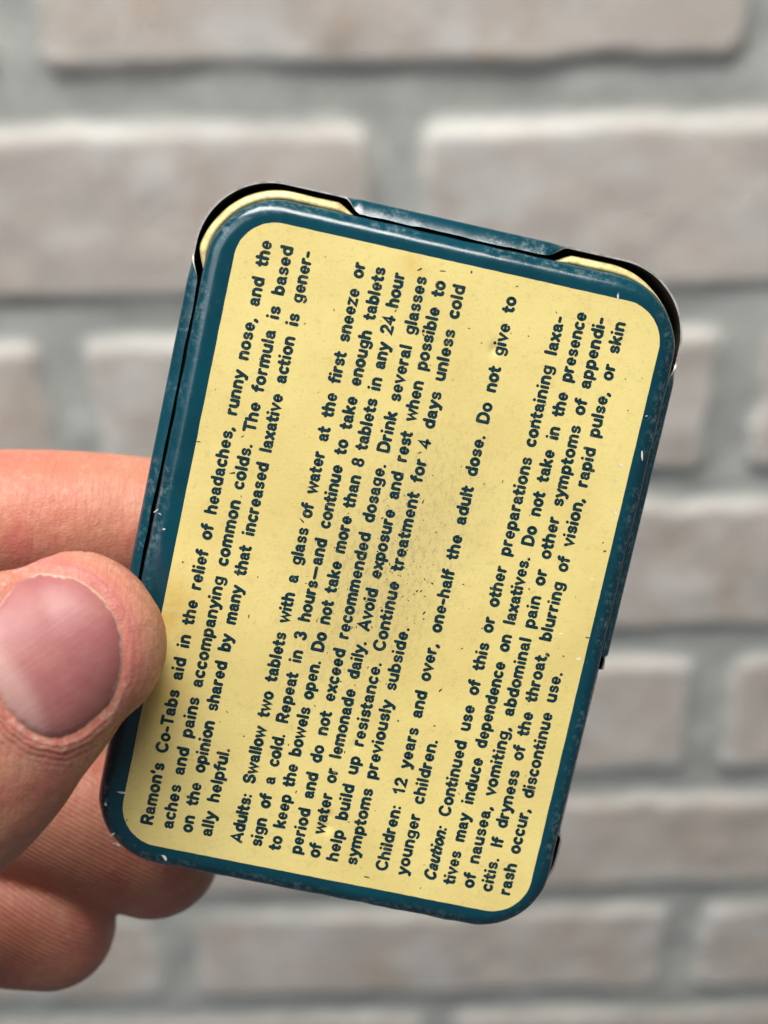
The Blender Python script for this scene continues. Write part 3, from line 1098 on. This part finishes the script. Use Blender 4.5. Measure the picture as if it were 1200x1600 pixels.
me2.materials.clear()
me2.materials.append(skin())
me2.polygons.foreach_set('use_smooth', [True] * len(me2.polygons))
a_ = me2.attributes.new('around_nail', 'FLOAT', 'POINT')
a_.data.foreach_set('value', np.where(front, 0.55 * np.exp(-((sdn + 12) / 24.0) ** 2) + 0.9 * dist_w * np.exp(-((sdn + 8) / 9.0) ** 2), 0).astype(np.float32))
a_ = me2.attributes.new('callus', 'FLOAT', 'POINT')
a_.data.foreach_set('value', np.where(front, np.exp(-((sdn + 9) / 8.0) ** 2) * (1 - dist_w) + 0.5 * np.exp(-((sdn + 45) / 16.0) ** 2), 0).astype(np.float32))
a_ = me2.attributes.new('nail_dist', 'FLOAT', 'POINT')
a_.data.foreach_set('value', np.clip(sdn, -400, 50).astype(np.float32))
a_ = me2.attributes.new('fold', 'FLOAT', 'POINT')
a_.data.foreach_set('value', np.where(front & (sdn < -4), np.exp(-((sdn + 18) / 20.0) ** 2) * (1 - 0.7 * dist_w), 0).astype(np.float32))
a_ = me2.attributes.new('pad', 'FLOAT', 'POINT')
a_.data.foreach_set('value', ((-co[:, 2] > 146) & (py > 1180)).astype(np.float32))
tag(hand, 'bare hand pinching the tin between thumb and curled fingers', 'hand')

# thumbnail
NG = 30
verts, faces, uvs = [], [], []
ctr = NAILS.mean(0)
ring_n = len(NAILS)
LV = 10
grid = []
for j in range(LV + 1):
    s = j / LV
    for i in range(ring_n):
        grid.append(ctr + (NAILS[i] - ctr) * (0.02 + 0.98 * s))
grid = np.array(grid)
nail_sd = poly_sd(grid, NAILS)
pts = []
for (gx, gy), sdv in zip(grid, nail_sd):
    d = cam_point(gx, gy, 1.0).normalized()
    hit, nn, _, _ = bvh.ray_cast(Vector((0, 0, 0)), d)
    al = (gx - 88) * axis[0] + (gy - 1022) * axis[1]
    dw = 1 / (1 + math.exp(-(al - 55) / 14.0))
    lift = 0.06 - 0.34 * math.exp(-max(sdv, 0) / 14.0) - 0.10 * dw
    pts.append(hit + nn * lift)
pts = np.array([tuple(p) for p in pts])
nfront = len(pts)
view = np.array([0, 0, 1.0])
back = pts - view * 0.55
allp = np.concatenate([pts, back])
for j in range(LV):
    for i in range(ring_n):
        k = (i + 1) % ring_n
        faces.append((j * ring_n + i, j * ring_n + k, (j + 1) * ring_n + k, (j + 1) * ring_n + i))
faces.append(tuple(range(ring_n)))
for i in range(ring_n):
    k = (i + 1) % ring_n
    e = LV * ring_n
    faces.append((e + i, e + k, nfront + e + k, nfront + e + i))
wn = (np.array(CAM_R) @ (allp.T * MM)).T + np.array(CAM_P) - org


def nail_mat():
    N = NT('fingernail')
    al, ac, ed = N.attr('along'), N.attr('across'), N.attr('edge_d')
    n1 = N.noise(220, 4, 0.6)
    col = N.mix(N.ramp(n1, 0.3, 0.7), (0.325, 0.103, 0.103), (0.385, 0.150, 0.138))
    al2 = N.math('ADD', al, N.math('MULTIPLY', N.math('SUBTRACT', n1, 0.5), 14.0))
    lun = N.ramp(N.math('ADD', al2, N.math('MULTIPLY', N.math('MULTIPLY', ac, ac), 0.0022)), -78, -46, 1.0, 0.0)
    col = N.mix(N.math('MULTIPLY', lun, 0.42), col, (0.60, 0.42, 0.37))
    # thin free edge along the far rim
    free = N.math('MULTIPLY', N.ramp(N.math('ADD', ed, N.math('MULTIPLY', N.math('SUBTRACT', N.noise(900, 4, 0.7), 0.5), 13.0)), 3.5, 8.0, 1.0, 0.0), N.ramp(al, 15, 55))
    col = N.mix(N.math('MULTIPLY', free, 0.75), col, (0.64, 0.47, 0.35))
    rim = N.math('MULTIPLY', N.ramp(ed, 0.0, 8.0, 1.0, 0.0), N.ramp(al, 20, -10))
    col = N.mix(N.math('MULTIPLY', rim, 0.5), col, (0.66, 0.46, 0.38))
    # long ridges
    comb = N.n('ShaderNodeCombineXYZ')
    N.l(N.math('MULTIPLY', ac, 0.16), comb.inputs[0])
    N.l(N.math('MULTIPLY', al, 0.004), comb.inputs[1])
    rid = N.noise(1.0, 4, 0.6, comb.outputs[0])
    h = N.math('ADD', N.math('MULTIPLY', rid, 0.000028), N.math('MULTIPLY', N.noise(1200, 5, 0.7), 0.00001))
    N.set(**{'Base Color': col, 'Roughness': 0.47, 'Subsurface Weight': 0.15, 'Subsurface Radius': (0.002, 0.0008, 0.0006),
             'Subsurface Scale': 1.0, 'Specular IOR Level': 0.5, 'Normal': N.bump(h, 1.0)})
    return N.m


nail = link_mesh('thumbnail', wn, faces, nail_mat(), hand)
bm = bmesh.new(); bm.from_mesh(nail.data); bmesh.ops.recalc_face_normals(bm, faces=bm.faces); bm.to_mesh(nail.data); bm.free()
g2 = np.concatenate([grid, grid])
alv = (g2[:, 0] - 88) * axis[0] + (g2[:, 1] - 1022) * axis[1]
acv = (g2[:, 0] - 88) * axis[1] - (g2[:, 1] - 1022) * axis[0]
for nm, val in (('along', alv), ('across', acv), ('edge_d', np.concatenate([np.maximum(nail_sd, 0), np.zeros(nfront)]))):
    a_ = nail.data.attributes.new(nm, 'FLOAT', 'POINT')
    a_.data.foreach_set('value', val.astype(np.float32))
